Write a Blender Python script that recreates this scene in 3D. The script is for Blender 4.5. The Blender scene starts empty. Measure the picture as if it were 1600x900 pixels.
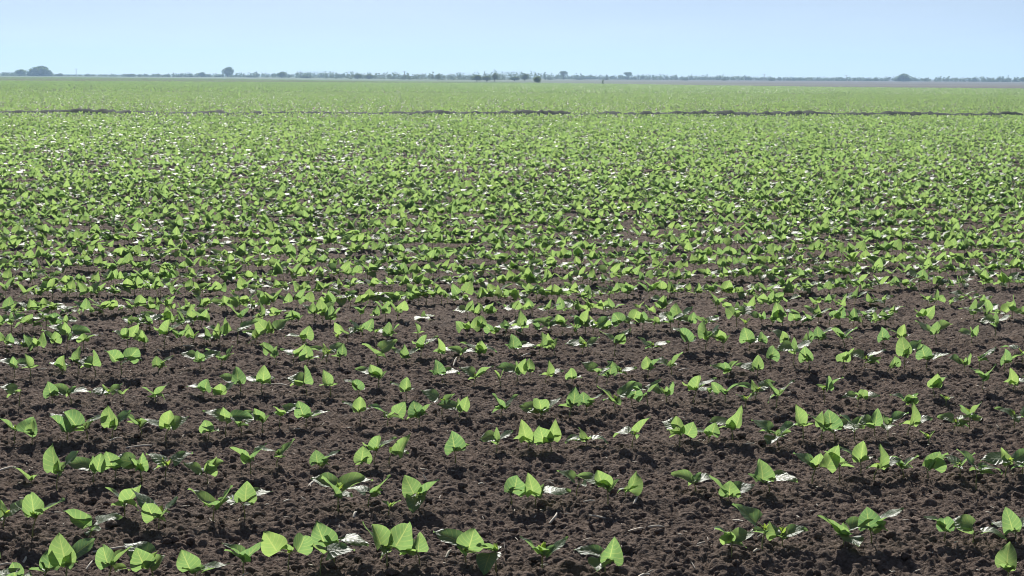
import bpy, math, random
import numpy as np
from mathutils import Vector, Matrix

random.seed(7)
RNG = np.random.default_rng(11)
C = bpy.context.scene.collection
R = math.radians

# ------------------------------------------------------------------ camera model
F_PX, CAM_H = 3150.0, 1.40            # focal length in pixels of the 1600 px wide photograph, eye height
HOR0, HORK = 113.6, 0.006             # where the horizon runs in the photograph
ROW_A, ROW_S, ROW_0 = R(17.1), 0.80, 5.47   # crop rows: turn, spacing, the first full row
SUN_EL, SUN_AZ = R(36.0), R(8.0)      # sun ahead, a little to the left

PITCH = math.atan((450 - (HOR0 + HORK * 800)) / F_PX)
ROLL = math.atan(HORK)
Fv = Vector((0, math.cos(PITCH), -math.sin(PITCH)))
U0 = Vector((0, math.sin(PITCH), math.cos(PITCH)))
X0 = Vector((1, 0, 0))
Rv = X0 * math.cos(ROLL) + U0 * math.sin(ROLL)
Uv = U0 * math.cos(ROLL) - X0 * math.sin(ROLL)

def ground_at(px, py):
    d = Fv + Rv * ((px - 800) / F_PX) - Uv * ((py - 450) / F_PX)
    t = -CAM_H / d.z
    return d.x * t, d.y * t

def to_px(x, y, z=0.0):
    p = Vector((x, y, z - CAM_H))
    w = p.dot(Fv)
    return 800 + F_PX * p.dot(Rv) / w, 450 - F_PX * p.dot(Uv) / w

def row_v(x, y):
    return y * math.cos(ROW_A) - x * math.sin(ROW_A)

def row_xy(v, s):
    """A point on crop row v at x = s."""
    return s, (v + s * math.sin(ROW_A)) / math.cos(ROW_A)

# ------------------------------------------------------------------ mesh helpers
class MB:
    """Collects vertices, faces, a UV per vertex and a tint per vertex."""
    def __init__(self):
        self.v, self.f, self.uv, self.t = [], [], [], []
        self.n = 0
    def add(self, v, f, uv=None, tint=0.5):
        v = np.asarray(v, dtype=np.float64).reshape(-1, 3)
        f = np.asarray(f, dtype=np.int64)
        self.v.append(v)
        self.f.append(f + self.n)
        self.uv.append(np.zeros((len(v), 2)) if uv is None else np.asarray(uv, dtype=np.float64))
        self.t.append(np.full(len(v), tint) if np.isscalar(tint) else np.asarray(tint, dtype=np.float64))
        self.n += len(v)
    def arrays(self):
        return np.concatenate(self.v), self.f, np.concatenate(self.uv), np.concatenate(self.t)

def mesh_from(name, v, flist, uv=None, tint=None, smooth=True):
    """Flat numpy arrays into a mesh; flist holds face arrays that may be triangles or quads."""
    me = bpy.data.meshes.new(name)
    loops = np.concatenate([f.ravel() for f in flist]).astype(np.int32)
    sizes = np.concatenate([np.full(len(f), f.shape[1], dtype=np.int32) for f in flist])
    starts = np.concatenate([[0], np.cumsum(sizes)[:-1]]).astype(np.int32)
    me.vertices.add(len(v)); me.loops.add(len(loops)); me.polygons.add(len(sizes))
    me.vertices.foreach_set('co', np.ascontiguousarray(v, dtype=np.float32).ravel())
    me.loops.foreach_set('vertex_index', loops)
    me.polygons.foreach_set('loop_start', starts)
    me.polygons.foreach_set('use_smooth', np.full(len(sizes), smooth, dtype=bool))
    if uv is not None:
        l = me.uv_layers.new(name='UVMap')
        l.data.foreach_set('uv', np.ascontiguousarray(uv[loops], dtype=np.float32).ravel())
    if tint is not None:
        a = me.attributes.new('tint', 'FLOAT', 'POINT')
        a.data.foreach_set('value', np.ascontiguousarray(tint, dtype=np.float32))
    me.update(calc_edges=True)
    return me

def mb_mesh(name, mb, mat, smooth=True):
    v, f, uv, t = mb.arrays()
    me = mesh_from(name, v, f, uv, t, smooth)
    me.materials.append(mat)
    return me

def link(name, me, parent=None, loc=None, rz=0.0, scale=1.0):
    o = bpy.data.objects.new(name, me)
    C.objects.link(o)
    if parent is not None: o.parent = parent
    if loc is not None: o.location = loc
    if rz: o.rotation_euler = (0, 0, rz)
    if scale != 1.0: o.scale = (scale,) * 3
    return o

def tag(o, label=None, cat=None, group=None, kind=None):
    for k, s in (('label', label), ('category', cat), ('group', group), ('kind', kind)):
        if s: o[k] = s
    return o

def empty(name, loc):
    o = bpy.data.objects.new(name, None)
    o.empty_display_size = 0.05
    C.objects.link(o)
    o.location = loc
    return o

def tube(mb, pts, rads, n=5, tint=0.5):
    pts = [np.asarray(p, dtype=float) for p in pts]
    V = []
    for i, p in enumerate(pts):
        d = pts[min(i + 1, len(pts) - 1)] - pts[max(i - 1, 0)]
        d = d / (np.linalg.norm(d) + 1e-12)
        a = np.cross(d, [0.3, 0.9, 0.1] if abs(d[2]) > 0.7 else [0, 0, 1.0]); a /= np.linalg.norm(a)
        b = np.cross(d, a)
        for k in range(n):
            t = 2 * math.pi * k / n
            V.append(p + rads[i] * (math.cos(t) * a + math.sin(t) * b))
    Fq = [(i * n + k, i * n + (k + 1) % n, (i + 1) * n + (k + 1) % n, (i + 1) * n + k) for i in range(len(pts) - 1) for k in range(n)]
    mb.add(V, Fq, tint=tint)

# ------------------------------------------------------------------ noise (numpy)
def hash2(ix, iy, k):
    h = (ix.astype(np.int64) * 374761393 + iy.astype(np.int64) * 668265263 + k * 1274126177) & 0xFFFFFFFF
    h = ((h ^ (h >> 13)) * 1103515245) & 0xFFFFFFFF
    h = ((h ^ (h >> 16)) * 2246822519) & 0xFFFFFFFF
    return (h ^ (h >> 15)) / 4294967296.0

def vnoise(x, y, k):
    ix, iy = np.floor(x), np.floor(y)
    fx, fy = x - ix, y - iy
    fx, fy = fx * fx * (3 - 2 * fx), fy * fy * (3 - 2 * fy)
    a, b = hash2(ix, iy, k), hash2(ix + 1, iy, k)
    c, d = hash2(ix, iy + 1, k), hash2(ix + 1, iy + 1, k)
    return (a + (b - a) * fx) * (1 - fy) + (c + (d - c) * fx) * fy

def clods(x, y, cell, k, share=0.8):
    """Highest of the rounded lumps round each point; cell is the mean lump size."""
    gx, gy = x / cell, y / cell
    ix, iy = np.floor(gx), np.floor(gy)
    best = np.zeros_like(x)
    for dx in (-1, 0, 1):
        for dy in (-1, 0, 1):
            cx, cy = ix + dx, iy + dy
            px, py = cx + hash2(cx, cy, k), cy + hash2(cx, cy, k + 1)
            r = 0.35 + 0.5 * hash2(cx, cy, k + 2) ** 2
            on = hash2(cx, cy, k + 3) < share
            ang = hash2(cx, cy, k + 4) * 3.14159
            el = 0.72 + 0.56 * hash2(cx, cy, k + 5)
            ax, ay = gx - px, gy - py
            u = (ax * np.cos(ang) + ay * np.sin(ang)) * el
            w = (-ax * np.sin(ang) + ay * np.cos(ang)) / el
            q = np.clip(1 - (u * u + w * w) / (r * r), 0, 1) * on
            best = np.maximum(best, np.sqrt(q) * r)
    return best * cell

def ground_height(x, y):
    x = np.asarray(x, dtype=float); y = np.asarray(y, dtype=float)
    d = np.hypot(x, y)
    near = np.clip((95 - d) / 50, 0, 1)
    wx = x + 0.016 * (vnoise(x / 0.02, y / 0.02, 31) - 0.5)
    wy = y + 0.016 * (vnoise(x / 0.02, y / 0.02, 32) - 0.5)
    h = 0.030 * (vnoise(x / 0.55, y / 0.4, 1) - 0.5) + 0.014 * (vnoise(x / 0.16, y / 0.13, 2) - 0.5)
    big = clods(wx, wy, 0.055, 100, 0.08)
    mid = clods(wx, wy, 0.026, 200, 0.45)
    small = clods(wx, wy, 0.0145, 300, 0.85)
    lump = np.maximum(np.maximum(big * 0.6, mid * 0.8), small * 1.0)
    rough = 0.010 * (vnoise(x / 0.011, y / 0.011, 41) - 0.5) + 0.008 * (vnoise(x / 0.024, y / 0.024, 42) - 0.5)
    rv = (y * math.cos(ROW_A) - x * math.sin(ROW_A) - ROW_0) / ROW_S
    bed = 0.012 * np.cos(2 * math.pi * rv)
    return near * (lump + rough + bed - 0.012) + h * np.clip((200 - d) / 150, 0.0, 1)

def zg(x, y):
    return float(ground_height(np.array([x]), np.array([y]))[0])

# ------------------------------------------------------------------ materials
def new_mat(name):
    m = bpy.data.materials.new(name)
    m.use_nodes = True
    nt = m.node_tree
    nt.nodes.clear()
    out = nt.nodes.new('ShaderNodeOutputMaterial')
    return m, nt, out

def N(nt, kind, **kw):
    n = nt.nodes.new(kind)
    for k, s in kw.items():
        if k == 'op': n.operation = s
        elif k == 'blend': n.blend_type = s
        else: setattr(n, k, s)
    return n

def mathn(nt, op, a, b=None, clamp=False):
    n = nt.nodes.new('ShaderNodeMath'); n.operation = op; n.use_clamp = clamp
    for i, s in enumerate((a, b)):
        if s is None: continue
        if isinstance(s, (int, float)): n.inputs[i].default_value = s
        else: nt.links.new(s, n.inputs[i])
    return n.outputs[0]

def mixc(nt, fac, a, b):
    n = nt.nodes.new('ShaderNodeMix'); n.data_type = 'RGBA'
    for i, s in ((0, fac), (6, a), (7, b)):
        if isinstance(s, (int, float)): n.inputs[i].default_value = s
        elif isinstance(s, tuple): n.inputs[i].default_value = (*s, 1)
        else: nt.links.new(s, n.inputs[i])
    return n.outputs[2]

def noise(nt, vec, scale, detail=3, rough=0.55):
    n = nt.nodes.new('ShaderNodeTexNoise')
    n.inputs['Scale'].default_value = scale
    n.inputs['Detail'].default_value = detail
    n.inputs['Roughness'].default_value = rough
    if vec is not None: nt.links.new(vec, n.inputs['Vector'])
    return n.outputs['Fac']

def ramp(nt, fac, lo, hi):
    n = nt.nodes.new('ShaderNodeMapRange')
    n.inputs['From Min'].default_value = lo; n.inputs['From Max'].default_value = hi
    nt.links.new(fac, n.inputs['Value'])
    return n.outputs['Result']

def position(nt):
    return nt.nodes.new('ShaderNodeNewGeometry').outputs['Position']

def simple_mat(name, c1, c2, scale, rough=0.8, bump=0.0, spec=0.3):
    m, nt, out = new_mat(name)
    p = nt.nodes.new('ShaderNodeBsdfPrincipled')
    obj = position(nt)
    f = ramp(nt, noise(nt, obj, scale), 0.3, 0.7)
    nt.links.new(mixc(nt, f, c1, c2), p.inputs['Base Color'])
    p.inputs['Roughness'].default_value = rough
    p.inputs['Specular IOR Level'].default_value = spec
    if bump:
        b = nt.nodes.new('ShaderNodeBump'); b.inputs['Strength'].default_value = bump
        nt.links.new(noise(nt, obj, scale * 3), b.inputs['Height'])
        nt.links.new(b.outputs[0], p.inputs['Normal'])
    nt.links.new(p.outputs[0], out.inputs[0])
    return m

def soil_mat():
    m, nt, out = new_mat('soil')
    pos = position(nt)
    p = nt.nodes.new('ShaderNodeBsdfPrincipled')
    a = ramp(nt, noise(nt, pos, 38, 4, 0.6), 0.32, 0.7)
    b = ramp(nt, noise(nt, pos, 1.7, 2), 0.3, 0.7)
    col = mixc(nt, a, SOIL_DARK, SOIL_LIGHT)
    col = mixc(nt, mathn(nt, 'MULTIPLY', b, 0.35), col, SOIL_RED)
    speck = ramp(nt, noise(nt, pos, 150, 2), 0.68, 0.76)
    col = mixc(nt, mathn(nt, 'MULTIPLY', speck, 0.35), col, (0.30, 0.25, 0.20))
    nt.links.new(col, p.inputs['Base Color'])
    p.inputs['Roughness'].default_value = 0.95
    p.inputs['Specular IOR Level'].default_value = 0.06
    bmp = nt.nodes.new('ShaderNodeBump')
    bmp.inputs['Strength'].default_value = 0.9
    bmp.inputs['Distance'].default_value = 0.010
    nt.links.new(noise(nt, pos, 130, 5, 0.65), bmp.inputs['Height'])
    lumps = nt.nodes.new('ShaderNodeBump')
    lumps.inputs['Strength'].default_value = 0.8
    lumps.inputs['Distance'].default_value = 0.035
    nt.links.new(noise(nt, pos, 42, 2, 0.5), lumps.inputs['Height'])
    nt.links.new(lumps.outputs[0], bmp.inputs['Normal'])
    nt.links.new(bmp.outputs[0], p.inputs['Normal'])
    nt.links.new(p.outputs[0], out.inputs[0])
    return m

def leaf_mat(name, dark, light, trans, rough=0.47, young=False):
    m, nt, out = new_mat(name)
    L = nt.links
    geo = nt.nodes.new('ShaderNodeNewGeometry')
    uv = nt.nodes.new('ShaderNodeUVMap'); uv.uv_map = 'UVMap'
    sep = nt.nodes.new('ShaderNodeSeparateXYZ'); L.new(uv.outputs[0], sep.inputs[0])
    au = mathn(nt, 'ABSOLUTE', mathn(nt, 'SUBTRACT', sep.outputs[0], 0.5))
    midrib = mathn(nt, 'SUBTRACT', 1.0, ramp(nt, au, 0.010, 0.035), True)
    ph = mathn(nt, 'SUBTRACT', mathn(nt, 'MULTIPLY', sep.outputs[1], 6.0), mathn(nt, 'MULTIPLY', au, 3.6))
    fr = mathn(nt, 'ABSOLUTE', mathn(nt, 'SUBTRACT', mathn(nt, 'FRACT', ph), 0.5))
    side = mathn(nt, 'SUBTRACT', 1.0, ramp(nt, fr, 0.03, 0.11), True)
    vein = mathn(nt, 'MAXIMUM', midrib, mathn(nt, 'MULTIPLY', side, 0.55))
    at = nt.nodes.new('ShaderNodeAttribute'); at.attribute_name = 'tint'
    oi = nt.nodes.new('ShaderNodeObjectInfo')
    tint = mathn(nt, 'ADD', mathn(nt, 'MULTIPLY', at.outputs['Fac'], 0.8), mathn(nt, 'MULTIPLY', mathn(nt, 'SUBTRACT', oi.outputs['Random'], 0.4), 0.5), True)
    tc = nt.nodes.new('ShaderNodeTexCoord')
    mot = ramp(nt, noise(nt, geo.outputs['Position'], 42, 4, 0.65), 0.3, 0.7)
    tint = mathn(nt, 'ADD', mathn(nt, 'MULTIPLY', tint, 0.7), mathn(nt, 'MULTIPLY', mot, 0.3))
    col = mixc(nt, tint, dark, light)
    under = mixc(nt, 0.55, col, (0.12, 0.17, 0.075))
    col = mixc(nt, geo.outputs['Backfacing'], col, under)
    col = mixc(nt, mathn(nt, 'MULTIPLY', vein, 0.45), col, (0.16, 0.22, 0.08))
    p = nt.nodes.new('ShaderNodeBsdfPrincipled')
    L.new(col, p.inputs['Base Color'])
    rr = mathn(nt, 'ADD', mathn(nt, 'MULTIPLY', geo.outputs['Backfacing'], 0.25), mathn(nt, 'ADD', rough, mathn(nt, 'MULTIPLY', mathn(nt, 'SUBTRACT', mot, 0.5), 0.12)))
    L.new(rr, p.inputs['Roughness'])
    p.inputs['Specular IOR Level'].default_value = LEAF_SPEC
    bmp = nt.nodes.new('ShaderNodeBump'); bmp.inputs['Strength'].default_value = 0.36; bmp.inputs['Distance'].default_value = 0.005
    pucker = mathn(nt, 'MULTIPLY', mathn(nt, 'SINE', mathn(nt, 'MULTIPLY', ph, 6.2832)), mathn(nt, 'MULTIPLY', au, 1.1))
    hh = mathn(nt, 'ADD', mathn(nt, 'ADD', mathn(nt, 'MULTIPLY', vein, -0.5), pucker), mathn(nt, 'MULTIPLY', noise(nt, geo.outputs['Position'], 95, 3), 1.5))
    L.new(hh, bmp.inputs['Height']); L.new(bmp.outputs[0], p.inputs['Normal'])
    tr = nt.nodes.new('ShaderNodeBsdfTranslucent')
    tcol = mixc(nt, tint, tuple(x * s for x, s in zip(trans, (0.42, 0.57, 0.78))), trans)
    tcol = mixc(nt, mathn(nt, 'MULTIPLY', vein, 0.75), tcol, (0.56, 0.66, 0.20))
    L.new(tcol, tr.inputs['Color'])
    mx = nt.nodes.new('ShaderNodeMixShader'); mx.inputs[0].default_value = LEAF_TRANS
    L.new(p.outputs[0], mx.inputs[1]); L.new(tr.outputs[0], mx.inputs[2])
    L.new(mx.outputs[0], out.inputs[0])
    return m

SOIL_DARK, SOIL_LIGHT, SOIL_RED = (0.056, 0.043, 0.035), (0.190, 0.146, 0.119), (0.155, 0.108, 0.083)
LEAF_SPEC, LEAF_TRANS = 0.74, 0.55
M_SOIL = soil_mat()
M_LEAF = leaf_mat('bean_leaf', (0.044, 0.086, 0.036), (0.130, 0.186, 0.080), (0.385, 0.555, 0.145))
M_YOUNG = leaf_mat('bean_sprout', (0.10, 0.17, 0.03), (0.17, 0.24, 0.05), (0.45, 0.60, 0.07), 0.5)
M_STEM = simple_mat('bean_stem', (0.16, 0.19, 0.06), (0.28, 0.28, 0.11), 60, 0.6)
M_STRAW = simple_mat('dry_straw', (0.42, 0.36, 0.27), (0.62, 0.56, 0.46), 40, 0.75)
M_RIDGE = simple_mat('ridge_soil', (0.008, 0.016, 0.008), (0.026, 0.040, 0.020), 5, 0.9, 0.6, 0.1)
M_BARK = simple_mat('bark', (0.05, 0.04, 0.03), (0.10, 0.085, 0.07), 3, 0.9)
M_CROWN = leaf_mat('tree_foliage', (0.028, 0.050, 0.018), (0.055, 0.085, 0.03), (0.10, 0.16, 0.03), 0.6)
M_SCRUB = leaf_mat('scrub_foliage', (0.028, 0.045, 0.022), (0.065, 0.085, 0.042), (0.06, 0.09, 0.035), 0.65)
M_POLE = simple_mat('weathered_wood', (0.16, 0.14, 0.12), (0.26, 0.24, 0.21), 2, 0.85)

def far_field_mat():
    m, nt, out = new_mat('stubble')
    pos = position(nt)
    mp = nt.nodes.new('ShaderNodeMapping'); mp.inputs['Scale'].default_value = (0.006, 0.05, 1)
    mp.inputs['Rotation'].default_value = (0, 0, R(-6))
    nt.links.new(pos, mp.inputs['Vector'])
    a = ramp(nt, noise(nt, mp.outputs[0], 1.0, 4), 0.35, 0.65)
    sep = nt.nodes.new('ShaderNodeSeparateXYZ'); nt.links.new(pos, sep.inputs[0])
    right = ramp(nt, sep.outputs[0], -25, 70)
    dry = mixc(nt, a, (0.070, 0.068, 0.058), (0.135, 0.130, 0.112))
    grn = mixc(nt, a, (0.07, 0.115, 0.05), (0.16, 0.20, 0.11))
    p = nt.nodes.new('ShaderNodeBsdfPrincipled')
    nt.links.new(mixc(nt, right, grn, dry), p.inputs['Base Color'])
    p.inputs['Roughness'].default_value = 0.95; p.inputs['Specular IOR Level'].default_value = 0.1
    nt.links.new(p.outputs[0], out.inputs[0])
    return m
M_FAR = far_field_mat()

# picture position of each seedling's foot in the photograph, and how its leaves are held
PLANTS = """\
25 916 u;68 916 u;103 914 u,r;170 910 ul,vr;240 910 l,u;305 912 u,r;380 900 vl,vr;450 896 ul,ur;500 898 r;522 887 ul,r;605 891 vl,u,ur;656 887 u,l;
728 881 l,u;775 890 f;847 888 vl,vr,c;945 893 l,f,ur;1143 873 l,ul,u,r;1190 862 l;1222 856 ul,r,c;1317 858 l,vl,f,r;1362 853 u,r;1475 846 u,l;
1520 849 l,dr;1588 846 u,l,r;1575 906 u;5 835 l,r;50 846 u,r;140 847 l,ul,r;195 817 vl,vr;248 833 u,l,r,c;333 823 vl,vr;383 818 l,u,r;528 806 l,u,r,c;
575 801 l,vr;607 808 s;652 799 ul,f,vr;800 790 u;836 789 u,r;900 777 l;950 791 u,l;977 781 ur;1087 773 l,r;1137 782 vl,u,r;1203 772 u,r;
1268 757 l,ur,c;1312 754 vl;1345 753 u,l;1365 751 u,r;1413 747 vl,vr;1450 752 u,vr;1500 752 l,vr;1525 764 l,dr;1570 755 l,r;1597 747 l,r;50 752 vl,s;
88 760 u,r;145 753 u,l;180 749 u,r;222 750 u,l;258 749 l,r,c;325 754 l,u,r,vr;392 742 vl,vr;432 734 l,vr;500 734 u,r;560 735 u;584 730 u,r;607 729 ur;
712 725 u;776 709 l,r;825 708 u,r;862 710 ul,u;917 703 dl,dr;987 707 dl,vr;1062 700 u,ur,l;1107 695 u,l;1145 692 u,l,c;1215 698 l,f,r;1255 690 u;
1283 687 vl,u;1305 686 u,r;1335 690 l,vr;1367 684 u,l;1387 684 f,r;1418 680 u,r;1452 690 s;1490 671 l,r;1515 669 vl,vr,c;1585 667 l,ur;22 689 vl,ur;
50 693 u;105 688 u,l;137 686 ul,r;175 688 u,r;222 681 vl,c;258 687 l,u,r;325 683 u;352 678 l,r;378 674 vl,r;410 673 u,l;437 670 r;478 668 u,r;
563 661 u,l;605 666 l,ur;655 665 u,vr;690 654 l;717 656 u,l;782 653 vl,vr;843 657 u,l,r;890 655 u;917 650 u,r;960 644 vl,r;988 638 u;1012 640 l,vr;
1042 634 u,l;1083 637 u,r;1110 630 l;1133 633 ul,vr;1165 639 s;1180 629 l,r;1213 640 vl,vr;1288 631 u,vr;1340 637 u,l,r;1413 637 u,l,ur;1460 623 u,vr;
1478 632 s;1535 619 vl,vr;1583 615 u,r;1600 611 u;30 639 l;82 633 u;112 631 l,r;165 623 l,r;193 630 s;243 630 vl,vr;318 623 u,l;345 625 r,u;
376 619 l,u;408 618 l,u;480 620 u,l;517 618 u;560 620 u,l;592 609 u,l;635 622 u,l;692 601 u,r;740 605 l,vr;782 606 s;808 597 u,l;828 598 u;852 600 u,r;
893 603 u;932 606 l;948 603 u;970 591 l,r;1012 593 u,vr;1050 586 l,vr;1137 591 u,l,vr;1183 590 l,u;1205 573 u;1240 577 l,r;1265 584 l,u;1320 584 u,vr;
1350 580 l,r;1387 583 u;1413 579 u,r;1447 579 u,r;1508 580 u,l;1530 576 r;1570 577 u;1598 571 l;22 593 l,r;48 593 u;98 587 u,l;122 587 u;150 590 u,l;
190 588 u,ur,r;248 582 u,r;313 581 u,l,r;345 575 vl,vr;432 573 l,ul;458 572 l,vr;480 575 u;510 568 l,r;530 573 u;590 567 vl,r;635 567 u,l,r;
657 561 u,r;688 564 u,r;725 563 l,r;750 558 l,u,dr;810 557 u,r;842 558 u,r;867 556 l,u;910 553 l,r;960 558 u,r,l;1020 548 l,r;1075 551 u,l;
1102 550 u,r;1130 551 u,l;1170 551 u,r;1190 552 u;1230 548 l,u;1252 547 u;1280 543 u,r;1320 547 vl,vr;1380 546 u;1410 543 u,l;1463 540 l,r,u;
1518 538 u,l;1555 530 l,r""".replace("\n", "")
# straws: picture position, length and slant
STRAWS = """\
11 740 24 30;172 856 48 16;8 882 18 8;36 873 12 80;139 876 12 70;490 755 20 40;507 756 9 -60;449 794 12 25;555 815 8 60;752 755 9 5;701 879 12 50;
864 810 18 50;920 790 18 0;934 803 26 -20;993 789 12 50;1025 825 25 0;1005 896 24 22;993 822 26 25;1152 812 22 -45;1182 864 12 25;1309 711 14 -45;
217 694 40 5;181 690 18 15;67 587 14 0;295 549 22 -20;430 610 42 -8;464 674 18 -35;711 570 14 70;925 535 24 -25;822 562 18 25;1110 597 26 0;
1068 583 20 22;1172 697 16 -8""".replace("\n", "")
# ------------------------------------------------------------------ ground sheet
def build_ground():
    rows = [-40.0, 0.5, 2.5, 3.6]
    d = 4.3
    while d < 2600:
        rows.append(d)
        d += max(d * (0.00095 if d < 11 else 0.0018 if d < 40 else 0.004 if d < 95 else 0.04), 0.0)
    rows.append(2640.0)
    rows = np.array(rows)
    cu = np.linspace(-1, 1, 861)
    outer = np.array([1.15, 1.5, 2.2, 4.0])
    D = np.maximum(rows, 4.3)[:, None]
    half = 0.30 * D + 0.75
    X = np.concatenate([-(half * outer[None, ::-1] + np.maximum(outer[None, ::-1] - 1.4, 0) * 8), cu[None, :] * half,
                        half * outer[None, :] + np.maximum(outer[None, :] - 1.4, 0) * 8], axis=1)
    X = np.clip(X, -1500, 1500)
    Y = np.repeat(rows[:, None], X.shape[1], axis=1)
    Z = ground_height(X.ravel(), Y.ravel())
    nr, nc = X.shape
    v = np.stack([X.ravel(), Y.ravel(), Z], axis=1)
    i = np.arange(nr - 1)[:, None] * nc + np.arange(nc - 1)[None, :]
    f = np.stack([i, i + 1, i + nc + 1, i + nc], axis=2).reshape(-1, 4)
    me = mesh_from('ground', v, [f], smooth=True)
    me.materials.append(M_SOIL)
    tag(link('ground', me), kind='structure')

EDGE_X = np.array([-400, -158, -75, -30, 0, 24, 43, 66, 400.0])
EDGE_Y = np.array([800, 660, 540, 420, 390, 320, 275, 262, 250.0])
def field_edge(x):
    return np.interp(x, EDGE_X, EDGE_Y)

RIDGE_0, RIDGE_A = 71.0, R(10.4)
def ridge_dist(x, y):
    return (y - RIDGE_0) * math.cos(RIDGE_A) - x * math.sin(RIDGE_A)

def build_far_field():
    xs = np.linspace(-1450, 1450, 241)
    near = np.clip(field_edge(xs) + 6 * (vnoise(xs / 25, xs * 0 + 3, 5) - 0.5), 0, 1e9) + 1.0
    Yr = np.array([0, 0.02, 0.06, 0.15, 0.3, 0.6, 1.0])
    Y = near[None, :] + (2630 - near[None, :]) * Yr[:, None]
    X = np.repeat(xs[None, :], len(Yr), axis=0)
    nr, nc = X.shape
    v = np.stack([X.ravel(), Y.ravel(), np.full(X.size, 0.03)], axis=1)
    i = np.arange(nr - 1)[:, None] * nc + np.arange(nc - 1)[None, :]
    f = np.stack([i, i + 1, i + nc + 1, i + nc], axis=2).reshape(-1, 4)
    me = mesh_from('stubble_field', v, [f]); me.materials.append(M_FAR)
    tag(link('stubble_field', me), kind='structure')

def build_ridge():
    """The low bank of turned soil along the bare strip between the two parts of the field."""
    s = np.arange(-60, 60, 0.07)
    prof = np.array([-0.62, -0.42, -0.26, -0.1, 0.08, 0.26, 0.45, 0.65])
    ph = np.array([-0.06, 0.30, 0.72, 0.97, 1.0, 0.7, 0.28, -0.06])
    S, P = np.meshgrid(s, prof, indexing='ij')
    gap = np.clip(0.35 + (vnoise(s / 1.3, s * 0 + 11, 67) - 0.25) * 1.6, 0.62, 1)
    hgt = gap * (0.125 + 0.04 * vnoise(s / 0.4, s * 0 + 5, 68)) + 0.06 * vnoise(s / 0.7, s * 0 + 1, 61) * np.clip(vnoise(s / 4.0, s * 0 + 2, 62) * 2.0 - 0.4, 0.1, 1) + 0.10 * np.clip(vnoise(s / 0.33, s * 0 + 7, 66) - 0.62, 0, 1)
    Z = hgt[:, None] * ph[None, :] + np.where(ph > 0, 1, 0)[None, :] * 0.14 * gap[:, None] * (vnoise(S / 0.13, P / 0.18, 63) - 0.45)
    lat = P + 0.3 * (vnoise(S / 1.5, P * 0 + 4, 64) - 0.5)
    ca, sa = math.cos(RIDGE_A), math.sin(RIDGE_A)
    X = S * ca - lat * sa
    Y = RIDGE_0 + S * sa + lat * ca
    Z = Z + ground_height(X.ravel(), Y.ravel()).reshape(X.shape)
    nr, nc = X.shape
    v = np.stack([X.ravel(), Y.ravel(), Z.ravel()], axis=1)
    i = np.arange(nr - 1)[:, None] * nc + np.arange(nc - 1)[None, :]
    f = np.stack([i, i + nc, i + nc + 1, i + 1], axis=2).reshape(-1, 4)
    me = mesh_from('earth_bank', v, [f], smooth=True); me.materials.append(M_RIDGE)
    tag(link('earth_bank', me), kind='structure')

# ------------------------------------------------------------------ bean plants
def leaf_arrays(rg, base, D, hint, want, Ln, Wd, droop, fold, nv, nu, wave=1.0):
    """A heart-shaped leaf: base point, direction of the midrib, side vector, the way its upper face looks."""
    D = np.asarray(D, float); D /= np.linalg.norm(D)
    S = np.asarray(hint, float); S = S - S.dot(D) * D; S /= np.linalg.norm(S)
    Nn = np.cross(S, D)
    if Nn.dot(want) < 0: S, Nn = -S, -Nn
    vs = np.linspace(0, 1, nv + 1) ** 1.15
    us = np.linspace(-1, 1, nu + 1)
    p = np.array(base, float)
    wp = rg.uniform(0, 6.28, 4)
    skew = rg.uniform(-0.08, 0.08)
    pts, uvs, prev = [], [], 0.0
    for v in vs:
        a = droop * v
        T = math.cos(a) * D - math.sin(a) * Nn
        p = p + T * Ln * (v - prev); prev = v
        Nv = math.cos(a) * Nn + math.sin(a) * D
        w = 0.5 * Wd * max(math.sin(math.pi * min(v ** 0.53, 1.0)), 0.0) ** 0.84
        for u in us:
            au = abs(u)
            q = p + S * (u + skew * v * (1 - v)) * w * math.cos(fold) + Nv * (au ** 1.4) * w * math.sin(fold)
            q = q - T * 0.20 * Ln * (au ** 1.3) * (1 - v) ** 3 * (1 if v > 0.01 else 0)
            q = q + Nv * wave * Ln * (0.055 * math.sin(5 * v + 2.2 * u + wp[0]) * au + 0.040 * math.sin(9 * v * (1 if u > 0 else 1.1) + wp[1] + (2 if u > 0 else 0)) * au ** 2)
            pts.append(q); uvs.append((0.5 + 0.5 * u, v))
    n = nu + 1
    fs = [(i * n + j, i * n + j + 1, (i + 1) * n + j + 1, (i + 1) * n + j) for i in range(nv) for j in range(nu)]
    return np.array(pts), np.array(fs), np.array(uvs)

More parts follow.
